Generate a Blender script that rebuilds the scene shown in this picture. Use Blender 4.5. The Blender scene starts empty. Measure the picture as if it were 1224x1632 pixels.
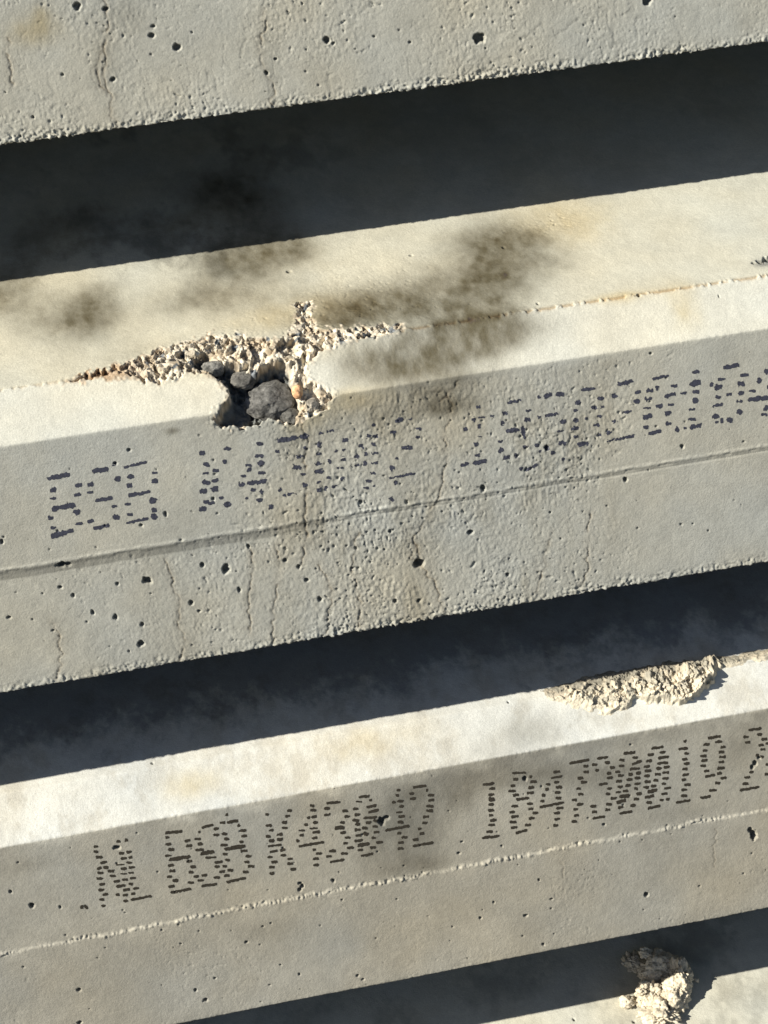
import bpy, math, json
import numpy as np
from mathutils import Matrix, Vector

scene = bpy.context.scene
# ------------------------------------------------------------------ camera
cam_d = bpy.data.cameras.new('camera'); cam = bpy.data.objects.new('camera', cam_d)
scene.collection.objects.link(cam); scene.camera = cam
M = Matrix(((0.97762, 0.15942, -0.13728), (-0.20658, 0.60395, -0.76979), (-0.03981, 0.78092, 0.62336)))
cam.matrix_world = M.to_4x4()
cam_d.sensor_fit = 'VERTICAL'; cam_d.sensor_height = 36.0; cam_d.lens = 36.0 * 3200 / 1632
cam_d.clip_start = 0.05; cam_d.clip_end = 2000

# ------------------------------------------------------------------ world, sun, exposure
SUN_DIR = Vector((-1.25, -0.274, 1.0)).normalized()         # towards the sun
elev = math.asin(SUN_DIR.z)
azim = math.atan2(SUN_DIR.x, SUN_DIR.y)                     # clockwise from +Y
w = bpy.data.worlds.new('World'); scene.world = w; w.use_nodes = True
nt = w.node_tree; bg = nt.nodes['Background']
sky = nt.nodes.new('ShaderNodeTexSky'); sky.sky_type = 'NISHITA'; sky.sun_disc = False
sky.sun_elevation = elev; sky.sun_rotation = azim
nt.links.new(sky.outputs['Color'], bg.inputs['Color']); bg.inputs['Strength'].default_value = 0.05
sd = bpy.data.lights.new('sun', 'SUN'); sd.energy = 5.0; sd.angle = math.radians(0.53); sd.color = (1.0, 0.95, 0.835)
sun = bpy.data.objects.new('sun', sd); scene.collection.objects.link(sun)
sun.rotation_euler = SUN_DIR.to_track_quat('Z', 'Y').to_euler(); sun.location = (0, 0, 3)
scene.view_settings.view_transform = 'Standard'; scene.view_settings.look = 'None'
scene.view_settings.exposure = 0.66; scene.view_settings.gamma = 1.0
scene.view_settings.use_curve_mapping = False

# ------------------------------------------------------------------ surveyed data (millimetres: x along the beam, t round its profile from the top arris)
BEAM_YZ = {1: [[1.5114, -0.5098], [1.4747, -0.5364], [1.4104, -0.7258]], 2: [[1.2932, -0.8685], [1.2564, -0.8951], [1.1922, -1.0845]], 3: [[1.2206, -1.2226], [1.1848, -1.2485], [1.1201, -1.4394]], 4: [[1.0831, -1.5775], [1.0468, -1.6038], [0.9826, -1.7932]]}
PORES = {1:[[96.8,171.8,1.8],[94.8,178.6,2.2],[113.1,189.4,3.1],[60.8,207.4,2.2],[42.5,149.3,2.7],[42.1,152.0,1.8],[63.0,154.6,2.2],[23.8,198.8,1.1],[228.3,198.2,3.1],[233.4,201.7,1.4],[187.2,207.8,1.4],[178.6,217.3,1.8],[211.4,203.7,0.9],[348.5,212.3,4.5],[486.7,200.7,3.6],[293.4,208.3,1.1],[-3.3,227.6,1.6],[-15.0,240.5,1.4],[250.0,208.1,0.9],[125.5,180.1,1.1],[212.6,169.1,0.9],[265.3,200.4,1.1]],2:[[-37.7,146.7,3.1],[-32.4,147.2,2.2],[-78.7,120.2,1.8],[26.2,171.3,3.6],[88.2,172.7,3.6],[70.5,166.4,2.2],[108.2,157.0,1.8],[135.7,173.6,1.8],[145.5,180.7,1.8],[150.6,192.9,1.8],[188.2,189.3,1.4],[159.1,211.3,2.2],[57.5,195.7,2.2],[62.4,204.1,1.4],[17.0,207.2,1.8],[13.6,223.4,3.1],[-2.8,197.1,2.2],[-19.6,190.3,1.8],[-32.2,173.6,1.6],[-41.1,165.1,1.6],[2.8,169.8,1.4],[3.5,228.1,1.1],[27.0,182.7,1.1],[-25.1,197.4,0.9],[-52.1,200.0,1.1],[-83.5,183.0,1.8],[242.4,195.1,4.5],[285.7,175.5,2.5],[313.7,217.5,1.8],[238.8,226.7,1.8],[219.4,223.8,2.0],[359.7,194.3,0.9],[352.7,170.2,1.1],[416.9,153.0,2.2],[471.5,200.4,0.9],[465.6,132.1,1.8],[299.7,140.3,2.7],[221.5,163.9,1.4],[96.2,191.8,1.8],[181.3,-107.9,2.2],[283.0,-105.8,1.4],[359.7,-96.6,1.6],[509.2,12.2,1.1],[445.0,1.0,1.8],[364.1,-7.2,1.4],[28.1,124.7,1.4],[48.0,119.2,1.8],[27.9,63.3,1.4],[200.8,135.3,1.8],[444.2,50.8,1.4],[16.0,72.1,1.4],[561.5,-21.6,5.0],[554.3,-19.6,3.6],[548.8,-19.2,2.2],[86.2,113.2,1.4],[353.9,115.3,2.2]],3:[[-33.0,63.8,2.7],[-110.9,103.8,2.7],[-126.0,86.6,1.6],[193.5,85.0,3.6],[197.6,82.8,2.7],[322.2,69.3,2.2],[117.8,133.6,2.2],[116.0,130.1,1.8],[115.3,136.2,1.8],[144.9,133.7,1.8],[389.5,128.3,1.6],[418.4,55.3,1.1],[-88.0,110.0,1.4],[531.0,96.1,2.7],[528.0,99.2,2.2],[534.7,91.2,1.8],[526.2,167.3,4.5],[523.5,161.0,2.7],[423.3,207.0,2.7],[-84.9,192.4,2.0],[-89.5,225.2,2.2],[63.2,177.2,1.4],[79.2,164.8,1.1],[20.6,227.1,2.2],[13.4,215.2,1.6],[77.8,224.5,1.1],[104.7,219.6,1.4],[31.7,207.1,1.1],[89.5,206.6,0.9],[160.2,237.2,1.6],[155.7,232.3,1.4],[270.8,198.1,1.4],[284.0,184.9,1.4],[311.6,204.4,1.6],[326.5,171.0,1.4],[336.3,192.9,1.4],[325.2,237.3,1.4],[150.4,153.7,0.9],[-7.0,149.8,0.9],[207.6,142.0,0.9],[7.0,166.7,0.9],[7.9,-5.0,1.6],[319.2,-2.1,1.1],[257.7,129.9,1.4],[261.0,119.3,1.1],[296.1,130.4,1.1]],4:[[416.9,-44.6,1.8],[362.6,-60.1,1.8]]}
CRACKS = {1:[[[67.0,134.7],[62.6,157.3],[64.2,169.2],[57.4,182.4],[58.9,194.4],[53.7,203.2],[58.2,218.0],[55.0,229.6],[58.0,242.0],[56.9,245.8]],[[57.6,181.0],[50.2,198.0],[50.8,209.9],[55.7,215.3]],[[183.9,171.3],[180.1,185.9],[175.0,199.6],[175.9,211.7],[180.5,221.9],[182.7,231.8],[178.9,242.5]],[[-11.7,166.7],[-14.5,178.0],[-15.5,189.6],[-14.7,201.4]]],2:[[[277.7,59.2],[280.2,75.1],[272.3,94.6],[272.3,115.6],[266.0,133.0],[263.5,143.2],[253.4,152.2],[247.1,164.5],[239.9,174.0],[241.8,196.0],[251.7,211.4],[255.5,225.9],[258.3,240.2]],[[41.8,155.5],[45.2,177.3],[50.2,194.4],[45.1,209.6],[47.3,226.4],[40.7,244.4]],[[161.7,62.2],[165.9,77.3],[160.5,97.1],[160.2,112.6],[156.3,127.7],[155.7,154.1],[147.6,179.4]],[[130.0,159.2],[130.0,187.1],[122.4,207.4],[118.1,242.2]],[[109.9,159.4],[108.3,183.2],[102.2,203.7],[100.7,230.7]],[[162.5,182.1],[169.6,199.5],[168.8,215.7],[160.7,241.8]],[[351.8,188.0],[344.5,214.1],[334.7,237.3]],[[385.2,177.4],[381.6,198.6],[381.0,220.6],[376.2,236.4]],[[-53.2,191.7],[-47.7,203.5],[-50.1,224.7],[-55.0,242.8]],[[271.3,63.4],[277.7,59.2],[287.7,49.5]],[[195.4,160.9],[187.4,186.4],[191.4,219.8],[186.5,241.0]],[[239.4,179.3],[235.8,189.5],[241.8,196.0]]],3:[[[490.9,153.0],[487.7,194.1]],[[349.0,155.3],[347.0,174.0]]]}
POLYS = {"chip":[[-11.2,1.8],[11.1,-3.9],[43.6,-12.7],[62.0,-23.8],[87.1,-26.9],[102.9,-33.6],[135.8,-20.8],[159.2,-11.7],[172.7,-26.3],[179.7,-71.8],[190.5,-68.8],[187.1,-22.4],[207.1,-14.1],[234.2,-11.2],[256.6,-9.7],[254.4,0.4],[231.5,2.1],[203.5,4.5],[182.9,8.6],[173.5,19.2],[172.1,26.8],[181.2,36.1],[190.9,45.5],[182.4,54.3],[166.8,61.0],[156.4,65.4],[144.6,61.0],[133.0,55.5],[120.3,59.6],[98.7,56.6],[90.8,49.7],[103.7,39.0],[109.5,28.1],[98.1,14.8],[82.1,8.1],[59.2,14.2],[41.2,5.6],[19.9,2.7]],"deep":[[101.4,43.8],[109.7,29.7],[105.9,17.6],[94.0,10.0],[85.1,-1.4],[91.0,-12.3],[100.5,-9.7],[107.6,1.8],[119.3,5.2],[132.3,15.1],[143.2,9.1],[157.9,9.8],[162.5,20.0],[164.5,36.0],[163.0,51.2],[156.6,63.4],[144.9,58.5],[120.5,58.1],[101.2,56.0],[92.9,49.1]],"slot":[[153.7,-8.6],[169.9,-10.5],[168.1,5.2],[157.0,6.5]],"patch":[[351.7,-7.6],[372.9,-12.0],[393.8,-14.9],[431.7,-16.8],[471.6,-15.0],[505.5,-12.2],[522.4,-10.4],[558.9,-7.8],[565.2,0.4],[536.2,-0.1],[525.0,2.6],[512.8,0.4],[507.0,5.1],[501.3,14.4],[487.3,22.1],[471.9,26.2],[457.9,24.9],[449.8,22.8],[439.0,19.8],[427.1,17.1],[420.1,22.7],[405.9,27.4],[393.2,20.7],[383.6,12.8],[369.5,12.5],[359.6,6.3]]}
STAINS = {1:[[5.7,164.2,22.8,11.4,2],[14.4,153.7,6.8,9.1,2],[77.6,159.1,14.2,18.3,1.0],[568.0,224.4,17.1,14.7,0.8],[58.0,194.2,14.2,27.8,0.7],[182.6,205.3,10.3,33.0,0.6],[297.7,195.8,22.8,14.2,0.5]],2:[[8.9,-85.6,35.3,44.3,1.5],[20.9,-106.2,22.8,28.3,0.5],[-50.5,-135.8,25.6,38.5,1],[-33.4,-201.9,28.5,51.3,0.6],[143.5,-136.7,39.9,44.1,1],[181.3,-141.6,34.2,29.6,0.8],[94.9,-85.7,34.2,27.9,0.7],[143.9,-72.1,45.6,23.0,0.5],[52.1,-22.9,51.3,17.4,0.3],[167.3,-220.6,34.2,63.6,0.7],[183.1,-320.6,28.5,46.4,0.6],[135.1,-263.6,39.9,44.0,0.6],[17.6,-241.1,45.6,42.7,0.6],[72.9,-203.7,45.6,41.5,0.6],[358.2,-97.0,34.2,48.0,1],[387.1,-104.5,34.2,24.2,0.5],[327.6,-60.1,51.3,41.6,1],[285.9,-37.5,62.7,31.6,1],[241.3,-45.1,45.6,27.2,0.8],[206.9,-26.2,51.3,19.5,0.7],[289.5,14.0,51.3,25.7,0.9],[248.4,18.0,51.3,20.5,0.6],[316.1,7.6,34.2,20.7,0.7],[245.4,33.4,39.9,10.2,0.7],[217.8,21.0,28.5,10.2,0.4],[272.7,48.2,39.9,10.1,0.6],[355.6,13.9,28.5,10.4,0.4],[325.6,-116.6,28.5,19.5,0.3],[558.8,-17.3,11.4,7.2,3],[436.1,-0.6,34.2,7.3,2],[478.7,17.2,14.2,26.1,2],[420.5,-126.8,51.3,39.7,2],[179.7,-43.1,62.7,22.5,2],[128.4,9.3,68.4,9.1,2],[280.7,70.0,34.2,7.1,0.5],[161.8,61.2,17.1,12.5,2],[197.6,51.6,39.9,10.0,2],[62.6,53.8,6.8,3.0,0.8],[155.2,75.5,34.2,15.1,0.35],[271.3,63.4,34.2,12.7,0.4],[220.9,65.6,51.3,10.1,0.3],[306.9,27.4,45.6,7.7,0.3],[391.4,-62.2,22.8,18.6,0.3]],3:[[245.4,71.6,34.2,21.0,1.4],[208.4,107.2,34.2,30.4,1.6],[216.8,133.9,28.5,9.2,1.3],[279.6,63.2,45.6,13.2,1],[340.8,69.3,39.9,10.9,1],[200.7,74.8,22.8,24.0,0.6],[199.3,11.1,45.6,16.0,2.0],[329.3,28.9,51.3,21.5,1.0],[34.6,19.7,28.5,13.1,2],[401.8,90.8,34.2,36.8,0.4],[518.2,70.5,28.5,30.7,0.5],[84.8,168.6,28.5,12.3,0.5],[468.7,129.4,34.2,12.5,0.7],[-99.7,64.3,34.2,9.3,0.5],[136.3,61.7,34.2,8.9,0.5],[518.2,70.5,34.2,18.4,0.4],[391.1,79.4,39.9,8.5,0.5],[13.7,165.6,51.3,18.3,0.3],[435.9,192.9,51.3,19.2,0.25]],4:[[447.3,-100.7,34.2,29.1,1.2]]}
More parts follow.
